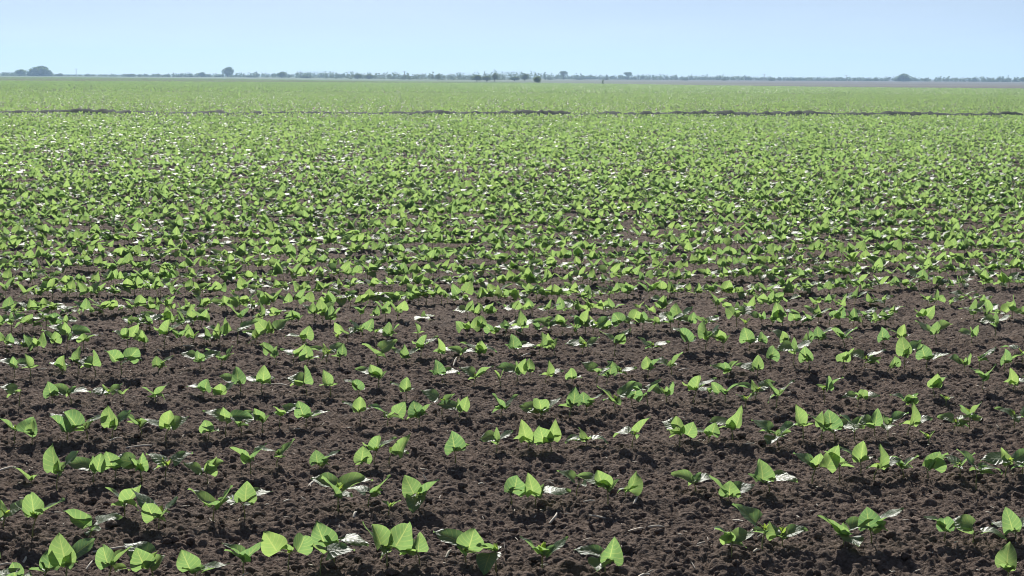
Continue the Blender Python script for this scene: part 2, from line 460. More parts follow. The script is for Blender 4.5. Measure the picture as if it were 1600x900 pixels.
def spec_leaves(codes, rg):
    """Codes into leaf settings. Local frame: +Y is away from the camera, +Z up."""
    out = []
    U = rg.uniform
    for c in codes:
        if c in ('u', 'ul', 'ur'):
            sx = {'u': U(-0.34, 0.34), 'ul': U(-0.8, -0.3), 'ur': U(0.3, 0.8)}[c]
            fwd = U(-0.5, 0.15)
            Dv = (sx, fwd, 1.0)
            hint = (1, U(-0.9, 0.9), -sx * U(0.2, 0.9))
            want = (0, 1, 0.0) if U() < 0.75 else (0, -1, 0.0)
            out.append(dict(off=(sx * 0.045 + U(-.006, .006), -0.012 + U(-.01, .01), U(-.006, .012)), D=Dv, hint=hint, want=want, L=U(.056, .088), W=U(.056, .086), droop=U(-.5, .9), fold=U(.05, .75), tint=U(.05, 1.0)))
        elif c in ('l', 'r'):
            sg = -1 if c == 'l' else 1
            el = U(0.1, 1.0)
            roll = U(0.0, 0.75)
            out.append(dict(off=(sg * U(.008, .024), U(-.012, .012), U(.004, .026)), D=(sg, U(-.5, .4), el), hint=(0, 1, roll), want=(0, -roll, 1), L=U(.066, .088), W=U(.058, .078), droop=U(-.1, .7), fold=U(.0, .32), tint=U(0, .6)))
        elif c in ('vl', 'vr'):
            sg = -1 if c == 'vl' else 1
            out.append(dict(off=(sg * U(.006, .016), U(-.01, .01), U(0, .008)), D=(sg * U(.55, .95), U(-.25, .25), 1.0), hint=(sg * U(-.25, .45), 1, -0.1), want=(-sg, U(-.6, .3), .6), L=U(.066, .086), W=U(.055, .075), droop=U(-.1, .4), fold=U(.15, .6), tint=U(.1, .75)))
        elif c in ('dl', 'dr'):
            sg = -1 if c == 'dl' else 1
            out.append(dict(off=(sg * U(.014, .026), U(-.01, .01), .008), D=(sg, U(-.25, .25), .5), hint=(0, 1, .25), want=(0, -.25, 1), L=U(.070, .085), W=U(.055, .07), droop=U(1.1, 1.5), fold=U(.1, .35), tint=U(0, .5)))
        elif c == 'f':
            out.append(dict(off=(U(-.008, .008), -.016, 0.0), D=(U(-.35, .35), -1, U(-.45, .05)), hint=(1, 0, 0), want=(0, 0, 1), L=U(.068, .085), W=U(.064, .08), droop=U(.1, .5), fold=U(.05, .3), tint=U(.1, .5)))
        elif c == 'b':
            out.append(dict(off=(U(-.008, .008), .016, 0.0), D=(U(-.35, .35), 1, U(-.1, .4)), hint=(1, 0, 0), want=(0, 0, 1), L=U(.065, .082), W=U(.06, .076), droop=U(.1, .5), fold=U(.05, .3), tint=U(.1, .5)))
        elif c == 'x':
            a = U(0, 6.28)
            out.append(dict(off=(U(-.01, .01), U(-.015, .005), U(-.01, .01)), D=(math.cos(a), .5 * math.sin(a) - .15, U(-.05, 1.0)), hint=(-math.sin(a), math.cos(a), U(0, .5)), want=(0, -.4, 1), L=U(.034, .062), W=U(.026, .052), droop=U(-.4, 1.2), fold=U(.1, .7), tint=U(.1, 1)))
        elif c == 's':
            for sg in (-1, 1):
                out.append(dict(off=(sg * .006, 0, 0), D=(sg * U(.3, .9), U(-.4, .1), 1.0), hint=(U(0, .8), 1, 0), want=(-sg, 0, .5), L=U(.034, .046), W=U(.024, .036), droop=U(0, .7), fold=U(.2, .6), tint=U(.5, 1)))
    return out

def plant_parts(codes, rg, nv=9, nu=6, sprout=None):
    """Meshes of one plant as MB objects: (stem, [leaves], sprout or None)."""
    small = 's' in codes
    H = rg.uniform(.030, .045) if small else rg.uniform(.034, .062)
    lean = (rg.uniform(-.012, .012), rg.uniform(-.012, .012))
    top = np.array([lean[0], lean[1], H])
    stem = MB()
    tube(stem, [(0, 0, -.03), (lean[0] * .2, lean[1] * .2, H * .5), top], [.0024, .0020, .0018], 6 if nv > 6 else 3)
    leaves = []
    cs = [c for c in codes if c != 'c']
    for pr in (.9, .7, .35):
        if not small and rg.uniform() < pr: cs.append('x')
    for q in spec_leaves(cs, rg):
        b = top + np.array(q['off'])
        if nv > 3:
            mid = (top + b) / 2 + np.array([0, 0, .004])
            tube(stem, [top - [0, 0, .002], mid, b], [.0015, .0012, .0011], 5 if nv > 6 else 3)
        lm = MB()
        v, f, uv = leaf_arrays(rg, b, q['D'], q['hint'], np.array(q['want'], float), q['L'], q['W'], q['droop'], q['fold'], nv, nu)
        lm.add(v, f, uv, q['tint'])
        leaves.append(lm)
    sp = None
    if ('c' in codes) or (sprout if sprout is not None else rg.uniform() < .6):
        sp = MB()
        big = 1.5 if 'c' in codes else 1.0
        for k in range(3):
            a = rg.uniform(0, 6.28)
            v, f, uv = leaf_arrays(rg, top + [0, 0, .002], (.5 * math.cos(a), .5 * math.sin(a), 1.0), (-math.sin(a), math.cos(a), 0), np.array([-math.cos(a), -math.sin(a), .4]), rg.uniform(.018, .028) * big, rg.uniform(.010, .016) * big, rg.uniform(0, .5), .4, max(nv // 2, 2), 2)
            sp.add(v, f, uv, rg.uniform(.3, 1))
    return stem, leaves, sp

ORD = ['zeroth', 'first', 'second', 'third', 'fourth', 'fifth', 'sixth', 'seventh', 'eighth', 'ninth', 'tenth', 'eleventh', 'twelfth', 'thirteenth',
       'fourteenth', 'fifteenth', 'sixteenth', 'seventeenth', 'eighteenth', 'nineteenth']
TENS = {20: 'twent', 30: 'thirt', 40: 'fort', 50: 'fift', 60: 'sixt'}
def ordinal(n):
    if n < 20: return ORD[n]
    t = n // 10 * 10
    return TENS[t] + 'ieth' if n == t else TENS[t] + 'y-' + ORD[n - t]

def look_of(codes):
    u = sum(c in ('u', 'ul', 'ur') for c in codes)
    w = sum(c in ('l', 'r') for c in codes)
    vv = sum(c in ('vl', 'vr') for c in codes)
    if 's' in codes and len(codes) == 1: return 'tiny crumpled leaves'
    if 'f' in codes and len(codes) == 1: return 'one broad glossy leaf'
    if 'dl' in codes and 'dr' in codes: return 'two arched drooping leaves'
    if u >= 2: return 'two upright leaves' if w + vv == 0 else 'several leaves, two upright'
    if u == 1 and w >= 2: return 'upright leaf between wings'
    if u == 1 and w == 1: return 'upright and flat leaf'
    if u == 1 and vv: return 'upright and slanting leaves'
    if u == 1: return 'one upright leaf'
    if vv >= 2: return 'leaves in a V'
    if vv == 1 and w: return 'slanting and flat leaf'
    if vv == 1: return 'one slanting leaf'
    if w >= 2: return 'flat outspread leaves'
    return 'one flat leaf'

RANDOM_KINDS = [(['u', 'r'], 13), (['u', 'l'], 13), (['u', 'l', 'r'], 16), (['l', 'r'], 10), (['u'], 5), (['vl', 'vr'], 8), (['ul', 'ur'], 7), (['ul', 'r'], 5), (['l', 'ur'], 5),
                (['u', 'vr'], 5), (['vl', 'u'], 4), (['f', 'b'], 4), (['s'], 4), (['l', 'u', 'ur'], 5), (['dl', 'dr'], 3), (['l', 'f', 'r'], 3)]
def random_kind(rg):
    w = np.array([k[1] for k in RANDOM_KINDS], float)
    return RANDOM_KINDS[int(rg.choice(len(w), p=w / w.sum()))][0]

N_SINGLE = 300
plants = []        # dicts: x, y, codes, row
def collect_plants():
    rg = np.random.default_rng(5)
    for line in PLANTS.strip().split(';'):
        px, py, cs = line.split()
        x, y = ground_at(float(px), float(py))
        k = int(round((row_v(x, y) - ROW_0) / ROW_S))
        plants.append(dict(x=x, y=y, codes=cs.split(','), row=k, hand=True))
    last = max(p['row'] for p in plants)
    # the next rows back, as thick as the rows read from the photograph
    k = last + 1
    while len(plants) < N_SINGLE:
        v = ROW_0 + k * ROW_S
        s = -4.5
        add = []
        while s < 5:
            s += rg.uniform(.04, .095)
            if rg.uniform() < .06: s += rg.uniform(.08, .25)
            x, y = row_xy(v + rg.normal(0, .022), s)
            px, py = to_px(x, y, .06)
            if -12 < px < 1612: add.append(dict(x=x, y=y, codes=random_kind(rg), row=k, hand=False))
        plants.extend(add); k += 1
    # keep the 300 nearest; what is left over of the last row goes to the mass behind
    rest = plants[N_SINGLE:]
    del plants[N_SINGLE:]
    return k, rest

protos = {}
def make_plant(codes, rg, variant, label_group):
    """Builds one plant of its kind with its parts; later ones are copies."""
    key = (tuple(codes), variant)
    if key in protos: return protos[key], False
    root = empty('bean_seedling', (0, 0, 0))
    stem, leaves, sp = plant_parts(codes, rg)
    link('stem', mb_mesh('stem', stem, M_STEM), root)
    for lm in leaves: link('leaf', mb_mesh('leaf', lm, M_LEAF), root)
    if sp is not None: link('sprout', mb_mesh('sprout', sp, M_YOUNG), root)
    protos[key] = root
    return root, True

def copy_plant(src):
    r = src.copy(); C.objects.link(r)
    for ch in list(src.children):
        c = ch.copy(); C.objects.link(c); c.parent = r
    return r

def build_single_plants():
    rg = np.random.default_rng(21)
    rows = {}
    for p in plants:
        p['px'], p['py'] = to_px(p['x'], p['y'], .05)
        rows.setdefault(p['row'], []).append(p)
    order = {k: i for i, k in enumerate(sorted(rows))}
    nvar = {}
    for k in sorted(rows):
        for i, p in enumerate(sorted(rows[k], key=lambda q: q['px'])):
            cs = p['codes']
            key = tuple(cs)
            var = nvar.get(key, 0) % 7; nvar[key] = nvar.get(key, 0) + 1
            src, first = make_plant(cs, rg, var, None)
            o = src if first else copy_plant(src)
            o.location = (p['x'], p['y'], zg(p['x'], p['y']) - .004)
            o.rotation_euler = (0, 0, rg.normal(0, R(13 if p['hand'] else 24)))
            sc = rg.uniform(.82, 1.14)
            o.scale = (sc, sc, sc * rg.uniform(.92, 1.08))
            rk = order[k]
            if rk == 0:
                lab = 'lone bean leaf tip poking up in the bottom corner in front of all rows'
            elif rk == 1:
                lab = f'bean seedling with {look_of(cs)}, {ordinal(i + 1)} from left in the nearest row'
            else:
                lab = f'bean seedling with {look_of(cs)}, {ordinal(i + 1)} from left in the {ordinal(rk)} row back'
            p['rank'], p['nth'] = rk, i + 1
            tag(o, lab, 'bean seedling', 'bean seedlings in the nearest rows')

def proto_flat(rg, nv, nu, codes):
    stem, leaves, sp = plant_parts(codes, rg, nv, nu, sprout=False if nv < 4 else None)
    return stem, leaves, sp

def scatter(out, protos_, xs, ys, zs, yaw, sc, tint_shift, rg):
    """Tile prototype arrays over the points: numpy, one block per prototype."""
    which = rg.integers(0, len(protos_), len(xs))
    for k, (v, fl, uv, t, mi) in enumerate(protos_):
        idx = np.nonzero(which == k)[0]
        if not len(idx): continue
        c, s = np.cos(yaw[idx])[:, None], np.sin(yaw[idx])[:, None]
        q = sc[idx][:, None]
        X = (v[None, :, 0] * c - v[None, :, 1] * s) * q + xs[idx][:, None]
        Y = (v[None, :, 0] * s + v[None, :, 1] * c) * q + ys[idx][:, None]
        Z = v[None, :, 2] * q + zs[idx][:, None]
        nvv = len(v)
        base = out['n'] + np.arange(len(idx)) * nvv
        out['v'].append(np.stack([X, Y, Z], axis=2).reshape(-1, 3))
        out['uv'].append(np.tile(uv, (len(idx), 1)))
        out['t'].append(np.clip(np.tile(t, (len(idx), 1)) + tint_shift[idx][:, None], 0, 1).ravel())
        for f, m in zip(fl, mi):
            out['f'].append((f[None, :, :] + base[:, None, None]).reshape(-1, f.shape[1]))
            out['m'].append(np.full(len(idx) * len(f), m, dtype=np.int32))
        out['n'] += nvv * len(idx)

def flat_proto(rg, nv, nu, grow=1.0, stem_on=True):
    codes = random_kind(rg)
    stem, leaves, sp = plant_parts(codes, rg, nv, nu, sprout=(None if nv >= 4 else False))
    mb, mi = MB(), []
    if stem_on:
        v, f, uv, t = stem.arrays()
        mb.add(v, np.concatenate(f), uv, t); mi.append(1)
    for lm in leaves + ([sp] if sp is not None else []):
        v, f, uv, t = lm.arrays()
        off = 0
        for ff in [np.concatenate(f)]:
            mb.add(v * grow, ff, uv, t); mi.append(0)
    v, f, uv, t = mb.arrays()
    return v, f, uv, t, mi

def build_mass(first_row, rest):
    """Every plant past the nearest three hundred, as one body of crop."""
    rg = np.random.default_rng(77)
    out = dict(v=[], uv=[], t=[], f=[], m=[], n=0)
    def rows_points(v0, v1, step, margin, spacing=ROW_S):
        xs, ys = [], []
        k0, k1 = int(math.ceil((v0 - ROW_0) / spacing)), int((v1 - ROW_0) / spacing)
        for k in range(k0, k1 + 1):
            v = ROW_0 + k * spacing
            # the row's stretch inside the view and a margin beside it
            d = v / math.cos(ROW_A)
            lo, hi = -(0.30 * d + margin) * 0.95, (0.30 * d + margin) * 1.25
            n = int((hi - lo) / step)
            s = lo + (np.arange(n) + rg.uniform(-.42, .42, n)) * step
            vv = v + rg.normal(0, .03, n)
            x = s; y = (vv + s * math.sin(ROW_A)) / math.cos(ROW_A)
            keep = (np.abs(x) < 0.275 * y + margin) & (rg.uniform(size=n) > .04)
            xs.append(x[keep]); ys.append(y[keep])
        return np.concatenate(xs), np.concatenate(ys)
    def place(xs, ys, nv, nu, nproto, grow, stem_on, yaw_sd):
        keep = (ys < field_edge(xs) - 1.0) & ((ridge_dist(xs, ys) < -0.75) | (ridge_dist(xs, ys) > 0.95))
        # thin and thick patches
        keep &= rg.uniform(size=len(xs)) > 0.28 * np.clip(vnoise(xs / 1.6, ys / 2.4, 91) * 2 - 0.9, 0, 1)
        xs, ys = xs[keep], ys[keep]
        pr = [flat_proto(rg, nv, nu, grow, stem_on) for _ in range(nproto)]
        n = len(xs)
        zs = ground_height(xs, ys) - .004
        patch = (vnoise(xs / 3.0, ys / 3.0, 95) - 0.5) * 0.3
        scatter(out, pr, xs, ys, zs, rg.normal(0, R(yaw_sd), n), rg.uniform(.78, 1.20, n) * np.clip(.90 + (ys - 11) * .012, .90, 1.04), patch + .12 + rg.normal(0, .14, n), rg)
        return n
    cnt = []
    vl = ROW_0 + first_row * ROW_S - 0.4
    # beside the frame, in the rows that stand as single plants
    xs, ys = rows_points(ROW_0 - 1.2, vl, .115, 1.6)
    px = 800 + F_PX * xs / ys
    side = (px < -25) | (px > 1625)
    cnt.append(place(xs[side], ys[side], 5, 4, 24, 1.0, True, 20))
    if rest:
        cnt.append(place(np.array([p['x'] for p in rest]), np.array([p['y'] for p in rest]), 5, 4, 24, 1.0, True, 20))
    xs, ys = rows_points(vl, 26, .042, 1.6)
    cnt.append(place(xs, ys, 5, 4, 48, 1.0, True, 22))
    xs, ys = rows_points(26, 62, .044, 2.0)
    cnt.append(place(xs, ys, 3, 2, 40, 1.0, False, 25))
    xs, ys = rows_points(62, 150, .09, 3.0)
    cnt.append(place(xs, ys, 3, 2, 40, 1.0, False, 35))
    xs, ys = rows_points(150, 330, .22, 5.0)
    cnt.append(place(xs, ys, 2, 2, 20, 1.55, False, 25))
    xs, ys = rows_points(330, 640, .55, 8.0, 1.6)
    cnt.append(place(xs, ys, 1, 2, 12, 2.2, False, 25))
    print('mass plants', cnt)
    v = np.concatenate(out['v']); uv = np.concatenate(out['uv']); t = np.concatenate(out['t'])
    me = mesh_from('bean_crop', v, out['f'], uv, t)
    me.materials.append(M_LEAF); me.materials.append(M_STEM)
    me.polygons.foreach_set('material_index', np.concatenate(out['m']))
    o = link('bean_crop', me)
    tag(o, 'green mass of bean plants filling the field to the far edge', 'bean crop', kind='stuff')

# ------------------------------------------------------------------ clods, straw
def ico(sub):
    import bmesh
    bm = bmesh.new(); bmesh.ops.create_icosphere(bm, subdivisions=sub, radius=1.0)
    v = np.array([q.co[:] for q in bm.verts]); f = np.array([[w.index for w in q.verts] for q in bm.faces])
    bm.free(); return v, f

def build_clods():
    rg = np.random.default_rng(31)
    v0, f0 = ico(2)
    pr = []
    for _ in range(14):
        v = v0.copy()
        for _ in range(7):
            d = rg.normal(size=3); d /= np.linalg.norm(d)
            v = v * (1 + rg.uniform(.05, .16) * np.cos(rg.uniform(2, 4.5) * (v0 @ d) + rg.uniform(0, 6)))[:, None]
        v = v * rg.uniform(.7, 1.2, 3) * [1, 1, .8]
        pr.append((v, [f0], np.zeros((len(v), 2)), np.full(len(v), .5), [0]))
    n = 7500
    ys = 4.6 * (15.0 / 4.6) ** rg.uniform(size=n)
    xs = rg.uniform(-1, 1, n) * (.27 * ys + .5)
    sz = .004 + .013 * rg.uniform(size=n) ** 4
    out = dict(v=[], uv=[], t=[], f=[], m=[], n=0)
    scatter(out, pr, xs, ys, ground_height(xs, ys) + sz * .25, rg.uniform(0, 6.28, n), sz, np.zeros(n), rg)
    me = mesh_from('soil_clods', np.concatenate(out['v']), out['f']); me.materials.append(M_SOIL)
    tag(link('soil_clods', me), 'loose dark crumbs of soil between the seedlings', 'soil clods', kind='stuff')

def straw_mesh(rg, Ln, rad):
    mb = MB()
    b = rg.normal(0, .10) * Ln
    pts = [(-Ln / 2, 0, 0), (-Ln / 6, b * .6, .002), (Ln / 6, b, .003), (Ln / 2, b * .2, 0)]
    tube(mb, pts, [rad * .8, rad, rad, rad * .6], 6)
    return mb_mesh('straw', mb, M_STRAW)

def build_straws():
    rg = np.random.default_rng(41)
    used = set()
    for line in STRAWS.strip().split(';'):
        px, py, ln, sl = (float(q) for q in line.split())
        x, y = ground_at(px, py)
        sc = F_PX / math.hypot(y, CAM_H)
        # lengths and slants read in the picture, laid out on the ground
        dx = ln * math.cos(R(sl)) / sc
        dy = ln * math.sin(R(sl)) / sc * 2.4
        L = min(math.hypot(dx, dy), .20)
        me = straw_mesh(rg, L, rg.uniform(.0028, .0044))
        o = link('dry_straw', me, None, (x, y, zg(x, y) + .012))
        o.rotation_euler = (0, -rg.uniform(.0, .12) if abs(sl) < 35 else -rg.uniform(.15, .35), math.atan2(dy, dx))
        best = None
        for p in sorted((q for q in plants if q['rank'] > 0), key=lambda q: math.hypot(q['px'] - px, (q['py'] - py) * 1.5)):
            ddx, ddy = px - p['px'], py - p['py']
            rel = ('just left of' if ddx < 0 else 'just right of') if abs(ddx) > abs(ddy) else ('just behind' if ddy < 0 else 'just in front of')
            row = 'nearest row' if p['rank'] == 1 else ordinal(p['rank']) + ' row back'
            lab = f'pale straw on the soil {rel} the {ordinal(p["nth"])} seedling of the {row}'
            if lab not in used and len(lab.replace('-', ' ').split()) <= 16: best = lab; break
        used.add(best)
        tag(o, best, 'straw', 'dry straws on the soil')

def build_litter():
    rg = np.random.default_rng(43)
    mb = MB()
    n = 1500
    ys = 4.6 * (24.0 / 4.6) ** rg.uniform(size=n)
    xs = rg.uniform(-1, 1, n) * (.27 * ys + .5)
    zs = ground_height(xs, ys)
    for x, y, z in zip(xs, ys, zs):
        a, L, r = rg.uniform(0, 3.14), rg.uniform(.006, .030), rg.uniform(.0012, .0032)
        d = np.array([math.cos(a), math.sin(a), rg.normal(0, .25)]) * L / 2
        c = np.array([x, y, z + .005])
        tube(mb, [c - d, c, c + d], [r * .7, r, r * .5], 4)
    me = mb_mesh('straw_chips', mb, M_STRAW)
    tag(link('straw_chips', me), 'tiny pale chips of dry plant litter strewn over dark soil', 'plant litter', kind='stuff')

# ------------------------------------------------------------------ trees on the horizon
def leaf_cloud(mb, rg, c, rad, n, size, hollow=.35, flat=1.0):
    """Leaf clumps through an uneven ellipsoid."""
    d = rg.normal(size=(n, 3)); d /= np.linalg.norm(d, axis=1)[:, None]
    r = hollow + (1 - hollow) * rg.uniform(size=n) ** .5
    lump = 1 + .18 * np.sin(3 * d[:, 0] + c[0]) + .14 * np.sin(5 * d[:, 2] + 3 * d[:, 1] + c[1])
    p = np.array(c) + d * (r * lump)[:, None] * np.array(rad)
    p[:, 2] = np.maximum(p[:, 2], .15)
    for i in range(n):
        a = rg.normal(size=3); a /= np.linalg.norm(a)
        b = np.cross(a, rg.normal(size=3)); b /= np.linalg.norm(b)
        s = size * rg.uniform(.6, 1.4)
        q = p[i]
        mb.add([q - a * s, q - b * s * .6, q + a * s, q + b * s * .6], [(0, 1, 2, 3)], [(.2, .2), (.4, .6), (.8, .5), (.5, .9)], rg.uniform(0, 1))

def build_tree(px, width, top, base, kind, label, cat='tree', group=None):
    rg = np.random.default_rng(int(px * 7 + width))
    x, y = ground_at(px, base)
    y0 = y
    if y > 850: x, y = x * 850 / y, 850.0
    sc = F_PX / y
    W, H = width / sc, max((base - top), 2.0) / sc
    name = {'dome': 'broad_tree', 'round': 'round_tree', 'airy': 'airy_tree', 'shrub': 'shrub', 'stub': 'sapling'}[kind]
    root = empty(name, (x, y, 0))
    tag(root, label, cat, group)
    tr = MB(); cr = MB()
    if kind == 'airy':
        ht = H * .50
        tube(tr, [(0, 0, -.3), (W * .02, 0, ht * .6), (W * .05, 0, ht)], [W * .06, W * .05, W * .04], 7)
        for k in range(5):
            a = rg.uniform(0, 6.28)
            e = (W * .32 * math.cos(a), W * .3 * math.sin(a), H * rg.uniform(.68, .9))
            tube(tr, [(W * .04, 0, ht * .85), e], [W * .03, W * .012], 5)
            leaf_cloud(cr, rg, (e[0], e[1], min(e[2], H * .85)), (W * .25, W * .25, H * .15), 170, W * .035, .1)
        leaf_cloud(cr, rg, (W * .03, 0, H * .70), (W * .46, W * .44, H * .30), 420, W * .045, .35)
    elif kind == 'stub':
        tube(tr, [(0, 0, -.2), (0, 0, H * .5), (W * .1, 0, H * .9)], [W * .13, W * .1, W * .05], 6)
        leaf_cloud(cr, rg, (0, 0, H * .5), (W * .42, W * .42, H * .48), 260, W * .08, .1)
    else:
        th = {'dome': .22, 'round': .30, 'shrub': .15}[kind]
        tube(tr, [(0, 0, -.3), (0, 0, H * th), (W * .03, 0, H * .6)], [W * .05, W * .042, W * .02], 7)
        for k in range(4):
            a = k * 1.57 + rg.uniform(-.4, .4)
            tube(tr, [(0, 0, H * th * .8), (W * .3 * math.cos(a), W * .3 * math.sin(a), H * .6)], [W * .028, W * .01], 5)
        if kind == 'round':
            lobes = [(0, 0, H * .62, W * .46, H * .36), (-W * .18, .0, H * .5, W * .30, H * .26), (W * .2, 0, H * .52, W * .30, H * .28), (W * .04, 0, H * .8, W * .26, H * .2)]
        elif kind == 'dome':
            lobes = [(0, 0, H * .42, W * .36, H * .50), (-W * .24, 0, H * .34, W * .26, H * .36), (W * .22, 0, H * .34, W * .28, H * .40), (-W * .05, 0, H * .68, W * .26, H * .30), (W * .36, 0, H * .2, W * .14, H * .22), (-W * .36, 0, H * .2, W * .13, H * .22)]
        else:
            lobes = [(0, 0, H * .45, W * .40, H * .45), (-W * .22, 0, H * .35, W * .26, H * .35), (W * .24, 0, H * .38, W * .26, H * .40)]
        for (a, b, c, rx, rz) in lobes:
            leaf_cloud(cr, rg, (a, b + rg.uniform(-.1, .1) * W, c), (rx, rx * .9, rz), 330 if kind != 'shrub' else 150, max(rx, rz) * .13, .3)
    link('trunk', mb_mesh('trunk', tr, M_BARK), root)
    link('crown', mb_mesh('crown', cr, M_CROWN if kind in ('dome', 'round', 'stub') else M_SCRUB, False), root)

def build_pole(px, top, base, label):
    x, y = ground_at(px, base)
    if y > 850: x, y = x * 850 / y, 850.0
    H = (base - top) * y / F_PX
    root = empty('utility_pole', (x, y, 0))
    tag(root, label, 'utility pole', 'utility poles on the horizon')
    mb = MB(); tube(mb, [(0, 0, -.4), (0, 0, H * .5), (0, 0, H)], [.14, .12, .10], 8)
    link('pole', mb_mesh('pole', mb, M_POLE), root)
    cb = MB(); tube(cb, [(-.7, .15, H * .93), (0, .15, H * .93), (.7, .15, H * .93)], [.05, .05, .05], 5)
    link('crossarm', mb_mesh('crossarm', cb, M_POLE), root)

def build_treeline():
    """The low scrub along the horizon that reads as one band."""
    rg = np.random.default_rng(58)
    mb = MB()
    for px in np.arange(-260, 1880, 1.8):
        base = np.interp(px, [-300, 0, 300, 440, 560, 745, 880, 1000, 1400, 1600, 1900], [115.4, 116.4, 119.4, 121.6, 123.6, 125.6, 124.4, 123.8, 127.0, 127.3, 128]) - rg.uniform(0, .9)
        hp = np.interp(px, [-300, 0, 90, 130, 290, 365, 440, 560, 640, 720, 790, 830, 900, 1100, 1240, 1400, 1600, 1900], [5, 4, 1.8, 1.8, 3.6, 4.2, 5, 6.8, 6.2, 7.4, 8.6, 7.0, 4.8, 4.8, 3.8, 4.4, 5, 5]) * rg.uniform(1.0, 1.9)
        x, y = ground_at(px, base)
        y2 = min(y, 880.0); x = x * y2 / y; y = y2
        H = max(hp * y / F_PX, .5); W = rg.uniform(3.0, 7.0) * y / F_PX
        leaf_cloud(mb, rg, (x, y + rg.uniform(-8, 8), H * .42), (W * .6, W * .6, H * .58), 34, min(H, W) * .22, .1)
    me = mb_mesh('treeline', mb, M_SCRUB, False)
    tag(link('treeline', me), 'low hazy band of scrub along the horizon', 'scrub', kind='stuff')

TREES = [
    (31, 18, 105.8, 116.5, 'round', 'pale hazy rounded tree just left of the big dark dome', 'tree'),
    (62.5, 43, 100, 116.5, 'dome', 'big dark blue dome of trees, the widest on the horizon', 'tree'),
    (92, 14, 111, 116.8, 'shrub', 'low shrub at the right foot of the big dark dome', 'shrub'),
    (136, 10, 112, 117.5, 'shrub', 'small lone shrub right of the faint pole beside the big dome', 'shrub'),
    (203, 18, 113.8, 119.3, 'shrub', 'long low shrub between the big dome and the lone round tree', 'shrub'),
    (217, 8, 114.2, 119.3, 'shrub', 'small shrub beside the right end of the long low shrub', 'shrub'),
    (248, 8, 113.4, 119.2, 'shrub', 'first of a pair of small pale shrubs left of the lone round tree', 'shrub'),
    (262, 9, 113.4, 119.2, 'shrub', 'second of a pair of small pale shrubs left of the lone round tree', 'shrub'),
    (315, 13, 111.4, 119.4, 'round', 'pale low rounded tree two widths left of the lone round tree', 'tree'),
    (326.5, 8, 112.4, 119.6, 'shrub', 'little pointed dark shrub close to the left of the lone round tree', 'shrub'),
    (356, 20, 103.8, 120.4, 'round', 'lone tall round dark tree standing above the scrub at the left', 'tree'),
    (392, 20, 116.2, 121, 'shrub', 'flat topped scrub clump right of the lone round tree', 'shrub'),
    (440, 15, 111.8, 122.3, 'round', 'mid grey rounded tree between flat scrub clumps', 'tree'),
    (478, 22, 116, 122.4, 'shrub', 'wide low scrub clump under the thin pole right of the grey tree', 'shrub'),
    (530, 6, 113.6, 122.4, 'shrub', 'narrow upright shrub before the twin bushy trees', 'shrub'),
    (559, 15, 115.2, 124, 'round', 'left one of the twin bushy trees left of centre', 'tree'),
    (577, 18, 116.4, 124, 'round', 'right one of the twin bushy trees left of centre', 'tree'),
    (613, 7, 117.8, 124.3, 'shrub', 'tiny dark shrub between the twin bushy trees and the thin pole', 'shrub'),
    (629, 8, 117.2, 124.8, 'shrub', 'small dark shrub at the foot of the centre left pole', 'shrub'),
    (639.5, 7, 117.6, 125, 'shrub', 'small pale shrub just right of the centre left pole', 'shrub'),
    (684, 10, 115.6, 126, 'round', 'small rounded tree rising from scrub left of the bluish clump', 'tree'),
    (745, 16, 117, 128, 'round', 'squarish blue tree at the left end of the bluish clump', 'tree'),
    (760, 15, 118, 128, 'round', 'lower middle tree of the bluish clump', 'tree'),
    (773, 12, 113.6, 128, 'round', 'tallest tree at the right end of the bluish clump', 'tree'),
    (804, 16, 119.5, 127, 'round', 'low bluish tree left of the near dark bush', 'tree'),
    (820, 14, 115.2, 127, 'round', 'taller bluish tree just behind the near dark bush', 'tree'),
    (839, 13, 119, 131.8, 'round', 'near dark green bush at the field edge close to centre', 'bush'),
    (859, 11, 118.6, 125, 'shrub', 'small paired shrub between near bush and pale airy tree', 'shrub'),
    (880, 14, 110.8, 124.6, 'airy', 'pale airy tree on a thin trunk right of the near dark bush', 'tree'),
    (905, 13, 120.0, 125, 'shrub', 'low rounded shrub right of the pale airy tree', 'shrub'),
    (942, 5, 123.6, 133, 'stub', 'stubby dark sapling standing at the near edge of the field', 'sapling'),
    (947, 10, 120.2, 125.4, 'shrub', 'low shrub on the horizon above the stubby sapling', 'shrub'),
    (981, 13, 112.2, 124.4, 'airy', 'airy slanted tree on a bare trunk, standing above flat scrub', 'tree'),
    (1070, 12, 120.8, 126, 'shrub', 'shrub with a small raised tip between airy tree and far pole', 'shrub'),
    (1131, 9, 121.2, 126.4, 'shrub', 'thin pale shrub midway between the airy tree and the right pole', 'shrub'),
    (1206, 12, 120.6, 126.6, 'shrub', 'shrub just right of the pole on the right side of the horizon', 'shrub'),
    (1307, 5, 121.8, 126.8, 'shrub', 'narrow shrub left of the rightmost pole', 'shrub'),
    (1367, 10, 121.4, 127, 'shrub', 'low pointed shrub left of the dark dome at the right', 'shrub'),
    (1390, 5, 119.6, 127, 'airy', 'thin pale tree touching the left side of the right dome', 'tree'),
    (1411, 25, 114.2, 127.4, 'dome', 'dark dome shaped tree alone on the right of the horizon', 'tree'),
    (1430, 6, 120.6, 127, 'shrub', 'first small shrub right of the right hand dome', 'shrub'),
    (1445, 6, 121.2, 127, 'shrub', 'second small shrub right of the right hand dome', 'shrub'),
    (1554, 11, 122.4, 127.4, 'shrub', 'low wide shrub near the right end of the horizon', 'shrub'),
    (1571, 5, 122, 127.4, 'shrub', 'small upright shrub third from the right end of the horizon', 'shrub'),
    (1586, 7, 121.2, 127.4, 'round', 'dark little tree second from the right end of the horizon', 'tree'),
    (1597, 8, 119.8, 127.4, 'round', 'small tree cut by the right edge of the picture', 'tree'),
]
